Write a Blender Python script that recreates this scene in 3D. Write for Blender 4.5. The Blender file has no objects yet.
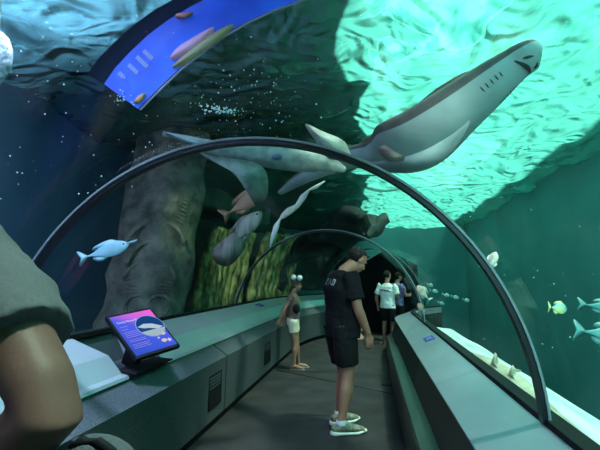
import bpy, math, random
from mathutils import Vector, Matrix, noise
from math import sin, cos, pi, radians, atan2, sqrt

sc = bpy.context.scene
# ---------------------------------------------------------------- camera
EYE = Vector((0, 0, 1.45)); F = 410.0; PITCH = radians(7.5); YAW = radians(9.6)
cd = bpy.data.cameras.new('camera'); cam = bpy.data.objects.new('camera', cd); sc.collection.objects.link(cam)
cam.location = EYE; cam.rotation_euler = (pi/2 + PITCH, 0, YAW)
cd.sensor_width = 36; cd.lens = F/600*36; cd.clip_start = 0.02; cd.clip_end = 200
sc.camera = cam
# ---------------------------------------------------------------- world, light, exposure
w = bpy.data.worlds.new('world'); sc.world = w; w.use_nodes = True
nt = w.node_tree; bg = nt.nodes['Background']      # hazy bright sky with soft cloud, seen through the water
tc = nt.nodes.new('ShaderNodeTexCoord'); nz = nt.nodes.new('ShaderNodeTexNoise'); nz.inputs['Scale'].default_value = 7; nz.inputs['Detail'].default_value = 4
rp = nt.nodes.new('ShaderNodeValToRGB'); rp.color_ramp.elements[0].position = .40; rp.color_ramp.elements[1].position = .58
rp.color_ramp.elements[0].color = (.02,.24,.22,1); rp.color_ramp.elements[1].color = (.42,1,.80,1)
nt.links.new(tc.outputs['Generated'], nz.inputs[0]); nt.links.new(nz.outputs[0], rp.inputs[0]); nt.links.new(rp.outputs[0], bg.inputs[0])
bg.inputs[1].default_value = 2.0

def light(name, kind, loc, target, energy, col, **k):
    l = bpy.data.lights.new(name, kind); l.energy = energy; l.color = col
    o = bpy.data.objects.new(name, l); sc.collection.objects.link(o)
    o.location = loc; o.rotation_euler = (Vector(target) - Vector(loc)).to_track_quat('-Z', 'Y').to_euler()
    for a, b in k.items(): setattr(l, a, b)
    return o
light('sun', 'SUN', (0, 0, 12), (-4.6, 1.0, 0), 22.0, (1.0, 0.97, 0.88), angle=radians(4))
light('tunnel_spot', 'SPOT', (1.0, 1.9, 3.3), (-.4, 4.9, 0.5), 200, (0.90, 1.0, 0.94), spot_size=radians(60), spot_blend=0.7, shadow_soft_size=0.12)  # added out of view to give the tunnel direct light
light('near_spot', 'SPOT', (-1.6, 1.85, 4.0), (-1.85, 2.2, 0.9), 900, (0.56, 0.66, 1.0), spot_size=radians(42), spot_blend=0.4, shadow_soft_size=0.09)
light('seabed_spot', 'SPOT', (3.4, -1.5, 3.3), (1.3, 3.4, 0.4), 260, (0.55, 1.0, 0.9), spot_size=radians(50), spot_blend=0.8, shadow_soft_size=0.15)  # unseen fill lamp added for the sand
light('far_wall_spot', 'SPOT', (2.0, -2.5, 3.0), (4.8, 6.0, 0.6), 2200, (0.30, 0.85, 0.88), spot_size=radians(90), spot_blend=1.0, shadow_soft_size=0.2)  # unseen lamp behind the camera, added to brighten the right tank wall
light('ruins_spot', 'SPOT', (-2.6, 3.0, 3.9), (-2.9, 9.6, 1.2), 700, (0.85, 1.0, 0.60), spot_size=radians(24), spot_blend=0.9, shadow_soft_size=0.15)
light('fish_spot', 'SPOT', (1.5, -1.5, 1.0), (0.8, 4.2, 2.9), 16, (0.6, 1.0, 0.95), spot_size=radians(55), spot_blend=0.8, shadow_soft_size=0.2)  # weak unseen fill added for the guitarfish belly
light('blue_spot', 'SPOT', (-1.5, -3.5, 3.0), (-4.6, 3.0, 2.2), 1300, (0.35, 0.55, 1.0), spot_size=radians(80), spot_blend=1.0, shadow_soft_size=0.2)  # unseen lamp added to lift the left tank in blue
sc.view_settings.view_transform = 'Standard'; sc.view_settings.look = 'None'
sc.view_settings.gamma = 1; sc.view_settings.use_curve_mapping = False
sc.view_settings.exposure = 0.0
sc.cycles.use_denoising = True
sc.cycles.max_bounces = 10; sc.cycles.transparent_max_bounces = 24; sc.cycles.transmission_bounces = 8
sc.cycles.sample_clamp_indirect = 4.0; sc.cycles.caustics_refractive = True

# ---------------------------------------------------------------- helpers
def ray(px, py):
    v = Vector((px-300, 225-py, -F)); return (cam.matrix_basis.to_3x3() @ v)
def W(px, py, d):            # point at depth d (metres along the camera axis) seen at a pixel
    return EYE + ray(px, py)*(d/F)
def WZ(px, py, z):           # ... on the horizontal plane z
    r = ray(px, py); return EYE + r*((z-EYE.z)/r.z)
def WX(px, py, x):           # ... on the lengthwise plane x
    r = ray(px, py); return EYE + r*((x-EYE.x)/r.x)

def mat(name, base=(.5,.5,.5), rough=.5, metal=0, spec=.5, c2=None, scale=8, detail=4, bump=0, bscale=None, emit=None, estr=1, mix=(.35,.65), kind='noise', stretch=None, coat=0):
    m = bpy.data.materials.new(name); m.use_nodes = True; nt = m.node_tree; N = nt.nodes; L = nt.links
    b = N['Principled BSDF']; b.inputs['Base Color'].default_value = (*base, 1); b.inputs['Roughness'].default_value = rough
    b.inputs['Metallic'].default_value = metal; b.inputs['Specular IOR Level'].default_value = spec; b.inputs['Coat Weight'].default_value = coat
    if c2 or bump:
        tc = N.new('ShaderNodeTexCoord'); mp = N.new('ShaderNodeMapping'); L.new(tc.outputs['Object'], mp.inputs[0])
        if stretch: mp.inputs['Scale'].default_value = stretch
    def tex(s):
        if kind == 'voronoi':
            t = N.new('ShaderNodeTexVoronoi'); t.inputs['Scale'].default_value = s; L.new(mp.outputs[0], t.inputs['Vector']); return t.outputs['Distance']
        t = N.new('ShaderNodeTexNoise'); t.inputs['Scale'].default_value = s; t.inputs['Detail'].default_value = detail; L.new(mp.outputs[0], t.inputs['Vector']); return t.outputs['Fac']
    if c2:
        r = N.new('ShaderNodeValToRGB'); r.color_ramp.elements[0].position = mix[0]; r.color_ramp.elements[1].position = mix[1]
        r.color_ramp.elements[0].color = (*base, 1); r.color_ramp.elements[1].color = (*c2, 1)
        L.new(tex(scale), r.inputs[0]); L.new(r.outputs[0], b.inputs['Base Color'])
        if emit: L.new(r.outputs[0], b.inputs['Emission Color'])
    if bump:
        bp = N.new('ShaderNodeBump'); bp.inputs['Strength'].default_value = min(bump, 1); bp.inputs['Distance'].default_value = 0.02*max(bump, 1)
        L.new(tex(bscale or scale), bp.inputs['Height']); L.new(bp.outputs[0], b.inputs['Normal'])
    if emit:
        if not c2: b.inputs['Emission Color'].default_value = (*emit, 1)
        b.inputs['Emission Strength'].default_value = estr
    return m

class MB:
    def __init__(s): s.v = []; s.f = []
    def add(s, vs, fs):
        n = len(s.v); s.v += [tuple(v) for v in vs]; s.f += [tuple(i+n for i in f) for f in fs]; return s
    def box(s, c, size, rot=None, taper=1.0):
        c = Vector(c); h = Vector(size)/2; R = rot or Matrix.Identity(3)
        vs = []
        for z in (-1, 1):
            t = taper if z > 0 else 1
            for x, y in ((-1,-1),(1,-1),(1,1),(-1,1)): vs.append(c + R @ Vector((x*h.x*t, y*h.y*t, z*h.z)))
        return s.add(vs, [(0,3,2,1),(4,5,6,7),(0,1,5,4),(1,2,6,5),(2,3,7,6),(3,0,4,7)])
    def tube(s, pts, rad, n=12, ax=(1,0,0), cap=True, power=2.0):
        pts = [Vector(p) for p in pts]; ax = Vector(ax); rings = []
        vs = []
        for i, p in enumerate(pts):
            t = (pts[min(i+1, len(pts)-1)] - pts[max(i-1, 0)]).normalized()
            a = ax - t*ax.dot(t)
            if a.length < 1e-3: a = t.orthogonal()
            a.normalize(); b = t.cross(a)
            r = rad[i] if isinstance(rad, (list, tuple)) else rad
            ra, rb = r if isinstance(r, (list, tuple)) else (r, r)
            for k in range(n):
                th = 2*pi*k/n; ca, sb = cos(th), sin(th)
                if power != 2: ca = math.copysign(abs(ca)**(2/power), ca); sb = math.copysign(abs(sb)**(2/power), sb)
                vs.append(p + a*(ra*ca) + b*(rb*sb))
        fs = []
        for i in range(len(pts)-1):
            for k in range(n):
                k2 = (k+1) % n; fs.append((i*n+k, i*n+k2, (i+1)*n+k2, (i+1)*n+k))
        if cap:
            m = len(pts)-1; fs.append(tuple(range(n))[::-1]); fs.append(tuple(m*n+k for k in range(n)))
        return s.add(vs, fs)
    def ell(s, c, r, rot=None, nu=16, nv=10):
        c = Vector(c); R = rot or Matrix.Identity(3); vs = [c + R @ Vector((0,0,r[2]))]
        for j in range(1, nv):
            ph = pi*j/nv
            for i in range(nu):
                th = 2*pi*i/nu; vs.append(c + R @ Vector((r[0]*sin(ph)*cos(th), r[1]*sin(ph)*sin(th), r[2]*cos(ph))))
        vs.append(c + R @ Vector((0,0,-r[2]))); fs = []
        for i in range(nu): fs.append((0, 1+i, 1+(i+1) % nu))
        for j in range(nv-2):
            for i in range(nu):
                a = 1+j*nu; fs.append((a+i, a+nu+i, a+nu+(i+1) % nu, a+(i+1) % nu))
        e = len(vs)-1; a = 1+(nv-2)*nu
        for i in range(nu): fs.append((e, a+(i+1) % nu, a+i))
        return s.add(vs, fs)
    def grid(s, fn, nu, nv, closed=False):
        vs = [fn(i/nu, j/nv) for j in range(nv+1) for i in range(nu+1)]
        fs = [(j*(nu+1)+i, j*(nu+1)+i+1, (j+1)*(nu+1)+i+1, (j+1)*(nu+1)+i) for j in range(nv) for i in range(nu)]
        return s.add(vs, fs)
    def plate(s, pts, nrm, th):       # a closed outline given thickness
        pts = [Vector(p) for p in pts]; n = Vector(nrm).normalized()*th/2; k = len(pts)
        vs = [p-n for p in pts] + [p+n for p in pts]
        fs = [tuple(range(k))[::-1], tuple(range(k, 2*k))] + [(i, (i+1) % k, k+(i+1) % k, k+i) for i in range(k)]
        return s.add(vs, fs)
    def build(s, name, m, parent=None, smooth=True, remesh=0, sm=2, angle=None, org=None):
        if org is not None: s.v = [(v[0]-org[0], v[1]-org[1], v[2]-org[2]) for v in s.v]
        me = bpy.data.meshes.new(name); me.from_pydata(s.v, [], s.f); me.materials.append(m); me.update()
        import bmesh
        bm = bmesh.new(); bm.from_mesh(me); bmesh.ops.recalc_face_normals(bm, faces=bm.faces); bm.to_mesh(me); bm.free()
        o = bpy.data.objects.new(name, me); sc.collection.objects.link(o)
        if parent: o.parent = parent
        elif org is not None: o.location = org
        if remesh:
            r = o.modifiers.new('r', 'REMESH'); r.mode = 'VOXEL'; r.voxel_size = remesh; r.use_smooth_shade = True
            if sm: q = o.modifiers.new('s', 'SMOOTH'); q.factor = .5; q.iterations = sm
        elif smooth:
            for p in me.polygons: p.use_smooth = True
            if angle is not None: me.set_sharp_from_angle(angle=radians(angle))
        return o
def tag(o, label=None, cat=None, group=None, kind=None):
    for k, v in (('label', label), ('category', cat), ('group', group), ('kind', kind)):
        if v: o[k] = v
    return o
def empty(name, loc=(0,0,0), rz=0):
    o = bpy.data.objects.new(name, None); sc.collection.objects.link(o); o.location = loc; o.rotation_euler = (0,0,rz); o.empty_display_size = .1
    return o
def struct(o): o['kind'] = 'structure'; return o
def copy_tree(o, parent=None):
    c = o.copy(); sc.collection.objects.link(c)
    if parent: c.parent = parent
    for ch in [x for x in sc.objects if x.parent == o]: copy_tree(ch, c)
    return c

# the tunnel runs along +y, then bends to the right
S0, XC = 8.3, 4.0
def T(u, s, z):
    if s <= S0: return Vector((u, s, z))
    a = (s-S0)/(XC+0.6); r = XC-u
    return Vector((XC - r*cos(a), S0 + r*sin(a), z))
def ss(a, b, step=.3):
    n = max(2, int(round((b-a)/step))); return [a + (b-a)*i/n for i in range(n+1)]
def sweep(prof, a, b, step=.3, close=True):
    m = MB(); S = ss(a, b, step); k = len(prof)
    vs = [T(u, s, z) for s in S for u, z in prof]; fs = []
    for i in range(len(S)-1):
        for j in range(k if close else k-1):
            j2 = (j+1) % k; fs.append((i*k+j, i*k+j2, (i+1)*k+j2, (i+1)*k+j))
    if close: fs += [tuple(range(k)), tuple((len(S)-1)*k+j for j in range(k))[::-1]]
    return m.add(vs, fs)
# ---------------------------------------------------------------- setting
M = {}
M['floor'] = mat('rubber_floor', (.020,.0185,.019), .8, spec=.12, c2=(.034,.032,.033), scale=3, bump=.15, bscale=180)
M['sill'] = mat('brushed_sill', (.30,.36,.36), .38, metal=.35, c2=(.36,.42,.42), scale=2)
M['console'] = mat('speckled_console', (.028,.034,.038), .55, spec=.3, c2=(.088,.100,.108), scale=140, detail=2, bump=.1, bscale=140)
M['panel_right'] = mat('dark_steel_panel', (.014,.017,.014), .42, metal=.3, c2=(.028,.033,.027), scale=1.5, stretch=(4,1,1))
M['sill_right'] = mat('steel_sill', (.20,.235,.28), .36, metal=.4, c2=(.25,.285,.33), scale=2)
M['black'] = mat('black_rubber', (.005,.006,.007), .7, spec=.15)
M['blackgloss'] = mat('black_gloss', (.010,.012,.016), .22)
M['rib'] = mat('rib_metal', (.007,.009,.012), .4, spec=.35)
M['seal'] = mat('pale_seal', (.16,.19,.20), .35)

CX, CZ, R0 = -0.7, 0.735, 1.5
GL, GR = (-2.17, 1.02), (0.80, 0.795)
aL = atan2(GL[1]-CZ, GL[0]-CX); aR = atan2(GR[1]-CZ, GR[0]-CX)
S_END = 11.6
fl = sweep([(-1.62,0),(.40,0),(.40,-.12),(-1.62,-.12)], -3, S_END).build('floor', M['floor'], smooth=False); struct(fl)
# floor joint and hatch
j = MB(); j.tube([(-1.50,6.66,.0015),(.36,5.50,.0015)], (.008,.004), 6); struct(j.build('trim_1', M['black']))
hg = empty('floor_hatch', (.20, 6.15, 0)); tag(hg, 'small dark square hatch set in the floor beside the right console', 'hatch')
MB().box((0,0,.004), (.17,.34,.008)).build('frame', M['black'], hg, False)
g = MB()
for k in range(9): g.box((0,-.13+k*.0325,.010), (.13,.012,.006))
g.build('grille', mat('hatch_grille', (.014,.015,.016), .5), hg, False)

# left console: lower speckled units with gaps, kick board and metal sill
low = [(-1.54,.09),(-1.52,.64),(-1.70,.77),(-2.06,.77),(-2.06,.09)]
unitsL = [(-3,-.1),(-.08,4.32),(4.34,6.6),(6.62,8.6),(8.62,10.6),(10.62,S_END)]
wl = None; mbL = MB()
for a, b in unitsL:
    q = sweep(low, a, b-.012 if b < S_END else b); mbL.add(q.v, q.f)
struct(mbL.build('wall_left', M['console'], smooth=False))
struct(sweep([(-1.58,0),(-1.58,.095),(-2.0,.095),(-2.0,0)], -3, S_END).build('baseboard_left', M['black'], smooth=False))
silL = [(-1.79,.797),(-1.79,.815),(-1.97,.865),(-2.06,.99),(-2.15,1.035),(-2.24,1.02),(-2.24,.70),(-2.06,.70)]
silL = [(-1.66,.765),(-1.67,.785),(-1.72,.795),(-1.83,.915),(-2.13,1.025),(-2.25,1.02),(-2.25,.60),(-2.06,.60)]
MON0, MON1 = 2.72, 3.28
m = MB()
for a, b in ((-3, .8), (.805, MON0), (MON1, 4.75),(4.755,6.4),(6.405,8.2),(8.205,10.2),(10.205,S_END)):
    q = sweep(silL, a, b); m.add(q.v, q.f)
struct(m.build('trim_2', M['sill'], smooth=False))
struct(sweep([(-1.68,.765),(-2.25,.765),(-2.25,1.0),(-2.16,1.0),(-2.05,.79),(-1.68,.775)], MON0-.01, MON1+.01).build('trim_3', mat('recess', (.03,.04,.042), .5), smooth=False))
# right console
wr = [(.47,.645),(.405,.40),(.36,.09),(.36,.0),(.9,.0),(.9,.645)]
m = MB()
for a, b in ((-3,1.9),(1.91,4.4),(4.41,6.9),(6.91,9.4),(9.41,S_END)):
    q = sweep(wr, a, b); m.add(q.v, q.f)
struct(m.build('wall_right', M['panel_right'], smooth=False))
struct(sweep([(.475,.64),(.475,.664),(.9,.664),(.9,.64)], -3, S_END).build('trim_4', M['black'], smooth=False))
sr = [(.462,.662),(.462,.672),(.60,.722),(.775,.79),(.80,.79),(.90,.78),(.9,.662)]
m = MB()
for a, b in ((-3,.8),(.803,3.3),(3.303,4.75),(4.753,6.3),(6.303,7.4),(7.403,8.6),(8.603,10),(10.003,S_END)):
    q = sweep(sr, a, b); m.add(q.v, q.f)
struct(m.build('trim_5', M['sill_right'], smooth=False))
# low steel ledge along the right wall
for i, (a, b, uu, zz) in enumerate(((-2.5,6.9,.27,.40),(6.93,8.3,.29,.36),(8.33,10.2,.31,.33))):
    struct(sweep([(uu,.0),(uu,zz-.015),(uu+.015,zz),(.42,zz),(.38,.0)], a, b).build('trim_%d' % (50+i), M['panel_right'], smooth=False))

# black seals under the glass
struct(sweep([(-2.125,1.015),(-2.125,1.05),(-2.20,1.05),(-2.20,1.0)], -3, S_END).build('trim_6', M['black'], smooth=False))
struct(sweep([(.77,.785),(.775,.815),(.86,.815),(.86,.78)], -3, S_END).build('trim_7', M['black'], smooth=False))

# acrylic vault
def glassmat():
    m = bpy.data.materials.new('acrylic'); m.use_nodes = True; nt = m.node_tree; N = nt.nodes; N.clear()
    out = N.new('ShaderNodeOutputMaterial'); mx = N.new('ShaderNodeMixShader'); tr = N.new('ShaderNodeBsdfTransparent'); gl = N.new('ShaderNodeBsdfGlossy'); fr = N.new('ShaderNodeLayerWeight')
    tr.inputs[0].default_value = (.93,.985,.97,1); gl.inputs['Roughness'].default_value = .03; fr.inputs['Blend'].default_value = .12
    mu = N.new('ShaderNodeMath'); mu.operation = 'MULTIPLY'; mu.inputs[1].default_value = .16
    nt.links.new(fr.outputs['Facing'], mu.inputs[0]); nt.links.new(mu.outputs[0], mx.inputs[0])
    nt.links.new(tr.outputs[0], mx.inputs[1]); nt.links.new(gl.outputs[0], mx.inputs[2]); nt.links.new(mx.outputs[0], out.inputs[0])
    return m
M['glass'] = glassmat()
a2R = aR; a2L = aL
def vault(a, b, r):
    n = 40
    S = ss(a, b, .35)
    return MB().grid(lambda i, j: T(CX + r*cos(a2R+(a2L-a2R)*i), a+(b-a)*j, CZ + r*sin(a2R+(a2L-a2R)*i)), n, len(S)-1)
ribs = [-2.2, 2.15, 6.48, 10.8, 11.58]
for i in range(len(ribs)-1):
    o = vault(ribs[i], ribs[i+1], R0+.03).build('window_%d' % (i+1), M['glass'])
    so = o.modifiers.new('s', 'SOLIDIFY'); so.thickness = .05; so.offset = 0; struct(o)
def rib(s, wd, dp, m, name, r=R0):
    mb = MB(); n = 64; vs = []
    prof = [(-wd/2, 0), (-wd/2, dp), (wd/2, dp), (wd/2, 0)]
    for i in range(n+1):
        a = a2R + (a2L-a2R)*i/n
        for ds, dr in prof: vs.append(T(CX + (r-dr)*cos(a), s+ds, CZ + (r-dr)*sin(a)))
    fs = [(i*4+j, i*4+(j+1) % 4, (i+1)*4+(j+1) % 4, (i+1)*4+j) for i in range(n) for j in range(4)] + [(0,1,2,3), (n*4+3,n*4+2,n*4+1,n*4)]
    return struct(mb.add(vs, fs).build(name, m, angle=30))
for i, s in enumerate(ribs[1:4]):
    rib(s, .05, .035, M['rib'], 'trim_%d' % (8+2*i)); rib(s-.030, .008, .012, M['seal'], 'trim_%d' % (9+2*i))

# ---------------------------------------------------------------- tank
ZW = 4.2
def watermat():
    m = bpy.data.materials.new('water_surface'); m.use_nodes = True; nt = m.node_tree; N = nt.nodes; L = nt.links; N.clear()
    out = N.new('ShaderNodeOutputMaterial')
    rf = N.new('ShaderNodeBsdfRefraction'); rf.inputs['IOR'].default_value = 1.25; rf.inputs['Roughness'].default_value = .02; rf.inputs['Color'].default_value = (.48,1,.88,1)
    tl = N.new('ShaderNodeBsdfTranslucent'); tl.inputs['Color'].default_value = (.16,.92,.76,1)
    tp = N.new('ShaderNodeBsdfTransparent'); tp.inputs['Color'].default_value = (.82,1,.93,1)
    gl = N.new('ShaderNodeBsdfGlossy'); gl.inputs['Roughness'].default_value = .06; gl.inputs['Color'].default_value = (.7,1,.95,1)
    m1 = N.new('ShaderNodeMixShader'); m1.inputs[0].default_value = .24; m2 = N.new('ShaderNodeMixShader'); m2.inputs[0].default_value = .20
    m3 = N.new('ShaderNodeMixShader'); m3.inputs[0].default_value = .12
    L.new(rf.outputs[0], m1.inputs[1]); L.new(tl.outputs[0], m1.inputs[2]); L.new(m1.outputs[0], m2.inputs[1]); L.new(tp.outputs[0], m2.inputs[2])
    L.new(m2.outputs[0], m3.inputs[1]); L.new(gl.outputs[0], m3.inputs[2]); L.new(m3.outputs[0], out.inputs[0])
    tc = N.new('ShaderNodeTexCoord')
    n1 = N.new('ShaderNodeTexNoise'); n1.inputs['Scale'].default_value = 1.6; n1.inputs['Detail'].default_value = 1.5; n1.inputs['Distortion'].default_value = .8
    L.new(tc.outputs['Object'], n1.inputs['Vector'])
    bp = N.new('ShaderNodeBump'); bp.inputs['Strength'].default_value = .8; bp.inputs['Distance'].default_value = .11
    L.new(n1.outputs['Fac'], bp.inputs['Height'])
    for x in (rf, gl): L.new(bp.outputs[0], x.inputs['Normal'])
    n2 = N.new('ShaderNodeTexNoise'); n2.inputs['Scale'].default_value = 1.5; n2.inputs['Detail'].default_value = 1; n2.inputs['Distortion'].default_value = 1.8
    L.new(tc.outputs['Object'], n2.inputs['Vector']); b2 = N.new('ShaderNodeBump'); b2.inputs['Strength'].default_value = 1; b2.inputs['Distance'].default_value = .6
    L.new(n2.outputs['Fac'], b2.inputs['Height']); L.new(b2.outputs[0], tl.inputs['Normal'])
    return m
def wave(x, y):
    p = Vector((x, y, 0))
    d = noise.noise_vector(p*.8)*.5
    return .30*noise.noise(Vector((x*.7+d.x, y*.7+d.y, 3))) + .08*noise.noise(Vector((x*1.6+d.x*2, y*1.9+d.y*2, 7))) + .016*noise.noise(Vector((x*4.5+d.y*3, y*4.5+d.x*3, 1)))
def wfn(i, j):
    x = -6.5+15*i; y = -4+28*j; return Vector((x, y, ZW+wave(x, y)))
struct(MB().grid(wfn, 200, 370).build('water_surface', watermat()))

def emitm(name, col, s):
    m = bpy.data.materials.new(name); m.use_nodes = True; nt = m.node_tree; N = nt.nodes; N.clear()
    o = N.new('ShaderNodeOutputMaterial'); e = N.new('ShaderNodeEmission'); e.inputs[0].default_value = (*col, 1); e.inputs[1].default_value = s
    nt.links.new(e.outputs[0], o.inputs[0]); return m
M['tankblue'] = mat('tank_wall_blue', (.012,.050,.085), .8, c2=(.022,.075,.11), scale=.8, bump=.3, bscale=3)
M['tankteal'] = mat('tank_wall_teal', (.055,.18,.19), .85, c2=(.075,.225,.235), scale=.6)  # teal also stands in for the haze of the water
M['roof'] = mat('roof_dark', (.03,.05,.055), .8)
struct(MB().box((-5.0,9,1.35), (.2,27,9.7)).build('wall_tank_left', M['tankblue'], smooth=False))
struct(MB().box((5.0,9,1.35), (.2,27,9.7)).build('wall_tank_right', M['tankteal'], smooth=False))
struct(MB().box((.8,22.4,1.35), (11.6,.2,9.7)).build('wall_tank_back', M['tankteal'], smooth=False))
struct(MB().box((.8,-4.4,1.35), (11.6,.2,9.7)).build('wall_rear', M['roof'], smooth=False))
struct(MB().box((.8,9,-3.55), (11.6,27,.1)).build('floor_tank', M['tankteal'], smooth=False))
def roofedge(i, j):
    y = -4.4+27*j; e_ = .18 + .55*noise.noise(Vector((y*.55, 2, 0))) + .22*noise.noise(Vector((y*1.7, 5, 0)))
    return Vector((-5.1 + (e_+5.1)*i, y, 4.98 + .05*noise.noise(Vector((i*9, y, 0)))))
o = MB().grid(roofedge, 24, 90).build('ceiling', M['roof']); q = o.modifiers.new('s', 'SOLIDIFY'); q.thickness = .12; struct(o)  # unseen roof, lowered and wavy edged to block sky light over the left
struct(MB().box((5.6,9,6.2), (1.5,28,.2)).build('trim_60', M['roof'], smooth=False))
# unseen roof beams added to break up the sky behind the water
for i, y in enumerate((-1.5,12.2)):
    struct(MB().box((2.6,y,6.2), (4.8,.16,.3)).build('trim_%d' % (20+i), M['roof'], smooth=False))
for i, x in enumerate(()):
    struct(MB().box((x,9,6.3), (.12,28,.3)).build('trim_%d' % (30+i), M['roof'], smooth=False))
# bluish skylight above the near left of the tank
for i, y in enumerate((-1.6,.55,2.7)):
    struct(MB().box((-3.6,y,4.88), (2.7,1.9,.06)).build('trim_%d' % (40+i), emitm('skylight_blue', (.95,.52,1.0), 17), smooth=False))
# ---------------------------------------------------------------- seabed and rocks
M['sand'] = mat('sand', (.34,.42,.42), .9, c2=(.60,.68,.68), scale=2.2, bump=.6, bscale=3, stretch=(3.5,.5,1), detail=5)
def sandz(u):
    k = min(max((u-.86)/.6, 0), 1); k2 = min(max((u-1.45)/1.6, 0), 1)
    return .58 - .06*k - 3.4*k2*k2*(3-2*k2)
def sandfn(i, j):
    u = .84+5.6*i; s = -3+19*j; p = T(u, s, 0) if s < S0 else Vector((u, s, 0))
    return Vector((p.x, p.y, sandz(u) + .03*noise.noise(Vector((u*2, s*.6, 0)))))
sandm = MB()
n1, n2 = 60, 90
vs = []
for j in range(n2+1):
    s = -3+11.3*j/n2
    base = T(.84, s, 0)
    for i in range(n1+1):
        t = (i/n1)**1.3; u = .84+2.3*t
        p = Vector((min(4.88, base.x + 2.3*t), base.y, 0))
        vs.append(Vector((p.x, p.y, sandz(u) + .04*noise.noise(Vector((u*2.5, s*.7, 0))))))
fs = [(j*(n1+1)+i, j*(n1+1)+i+1, (j+1)*(n1+1)+i+1, (j+1)*(n1+1)+i) for j in range(n2) for i in range(n1)]
o = MB().add(vs, fs).build('seabed', M['sand']); tag(o, kind='structure')
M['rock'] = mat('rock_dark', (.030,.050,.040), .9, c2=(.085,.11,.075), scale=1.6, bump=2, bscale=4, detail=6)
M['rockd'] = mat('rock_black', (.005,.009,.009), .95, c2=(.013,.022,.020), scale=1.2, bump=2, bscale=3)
M['carved'] = mat('carved_stone', (.030,.040,.032), .9, c2=(.13,.14,.10), scale=3.5, bump=2, bscale=9, detail=6)
M['flute'] = mat('mossy_flute', (.055,.070,.018), .85, c2=(.42,.40,.14), scale=5, bump=2, bscale=14, detail=5, stretch=(1.4,1.4,.7), mix=(.40,.66))
def rock(name, c, size, m, seed=0, rz=0, rough=.12, sub=14, label=None, cat='rock', group=None, kind=None):
    random.seed(seed); mb = MB(); c = Vector(c); h = Vector(size)/2; n = sub
    for ax in range(3):
        for sg in (-1, 1):
            def fn(i, j, ax=ax, sg=sg):
                q = [0,0,0]; q[ax] = sg; q[(ax+1) % 3] = 2*i-1; q[(ax+2) % 3] = 2*j-1
                q = Vector(q); q8 = Vector([math.copysign(abs(t), t) for t in q]); s8 = (abs(q.x)**8+abs(q.y)**8+abs(q.z)**8)**(1/8); q8 = q8/s8
                p = Vector((q8.x*h.x, q8.y*h.y, q8.z*h.z))
                v = noise.noise_vector(p*.9+Vector((seed*7,0,0)))*rough*2 + noise.noise_vector(p*3+Vector((0,seed*3,0)))*rough*.7
                return p+v
            mb.grid(fn, n, n)
    R = Matrix.Rotation(rz, 3, 'Z'); mb.v = [tuple(R @ Vector(v) + c) for v in mb.v]
    org = c - Vector((0,0,h.z))
    o = mb.build(name, m, org=org); tag(o, label, None if kind == 'structure' else cat, group, kind); return o
rock('floor_rock', (-3.65, 8, .0), (2.7, 24, .9), M['rock'], 3, sub=40, kind='structure')
# carved pillar
pb, pt = WX(139, 325, -3.75), WX(166, 190, -3.75)
pb.z = .4; ptop = pb + (pt-pb)*2.1
t = empty('carved_pillar', pb); tag(t, 'tall dark stone pillar with carved rings in the tank, behind the monitor', 'pillar')
mb = MB(); N_ = 22; pts = [pb + (ptop-pb)*(i/N_) for i in range(N_+1)]
mb.tube([Vector(p) for p in pts], [(.56+.05*sin(i*1.9)+.03*sin(i*.7), .60+.04*cos(i*1.3)) for i in range(N_+1)], 28, ax=(.35,1,0), power=3.4)
mb.v = [tuple(Vector(v) + noise.noise_vector(Vector(v)*2.2)*.09 + noise.noise_vector(Vector(v)*6)*.03) for v in mb.v]
mb.build('shaft', M['carved'], t, org=pb)
face = (EYE - pb); face.z = 0; face.normalize(); side = Vector((-face.y, face.x, 0))*-1
axd = (ptop-pb).normalized()
def pf(px_off, z, out=.60): return pb + axd*((z-pb.z)/axd.z) + side*px_off + face*out
mb = MB()
def arc(cx, cz, r, a0, a1, th=.035, sq=1.0):
    mb.tube([pf(cx+r*cos(a), cz+sq*r*sin(a)) for a in [a0+(a1-a0)*i/20 for i in range(21)]], th, 8)
arc(.02, 1.95, .46, .1, 3.0, .04); arc(.06, 1.72, .33, -.2, 3.1, .035); arc(.02, 1.35, .40, .25, 2.9, .03)
arc(-.18, 1.02, .17, -1.2, 4.0, .03); arc(.16, 1.05, .14, 0, 6.28, .025)
for k in range(6):
    z = 1.45-.055*k; arc(-.2, z-.35, .42, 1.15, 2.0, .008); arc(.22, z-.35, .42, 1.15, 1.9, .008)
for k in range(8): arc(.0, 2.35+.07*k-.6, .75, 1.1, 2.1, .008)
mb.build('carving', M['carved'], t, org=pb)
# ruined blocks
rock('stone_block', (-4.20, 9.75, 1.4), (.95,1.0,2.9), M['rock'], 5, label='dark green stone block in the tank right of the carved pillar')
rock('stone_block', (-3.45, 11.65, 1.4), (1.0,1.0,2.9), M['rock'], 6, label='tall mossy stone block behind the fluted columns')
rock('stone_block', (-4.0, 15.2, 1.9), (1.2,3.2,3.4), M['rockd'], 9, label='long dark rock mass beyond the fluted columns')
rock('stone_lintel', (-3.85, 10.7, 3.36), (.9,3.1,.50), M['rock'], 11, rz=-.37, label='long mossy stone lintel lying across the blocks', cat='lintel')
def flutes(a, b, n, ztop, lean, label):
    a.z = b.z = .4
    o = a.copy(); mb = MB()
    for i in range(n):
        p = a + (b-a)*(i+.5)/n; r = (b-a).length/n*.56
        pts = [p + Vector((.05*sin(z*1.3+i)+lean*z*z, .1*z, z*(ztop-.4))) for z in [k/14 for k in range(15)]]
        mb.tube(pts, [r*(1+.14*sin(k*1.7+i)) for k in range(15)], 10)
    mb.v = [tuple(Vector(v) + noise.noise_vector(Vector(v)*5)*.05) for v in mb.v]
    return tag(mb.build('fluted_column', M['flute'], org=o), label, 'column', 'fluted columns in the tank')
flutes(W(191,300,8.5), W(237,300,9.6), 8, 2.55, .35, 'broad yellow green fluted column left of the second arch rib')
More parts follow.
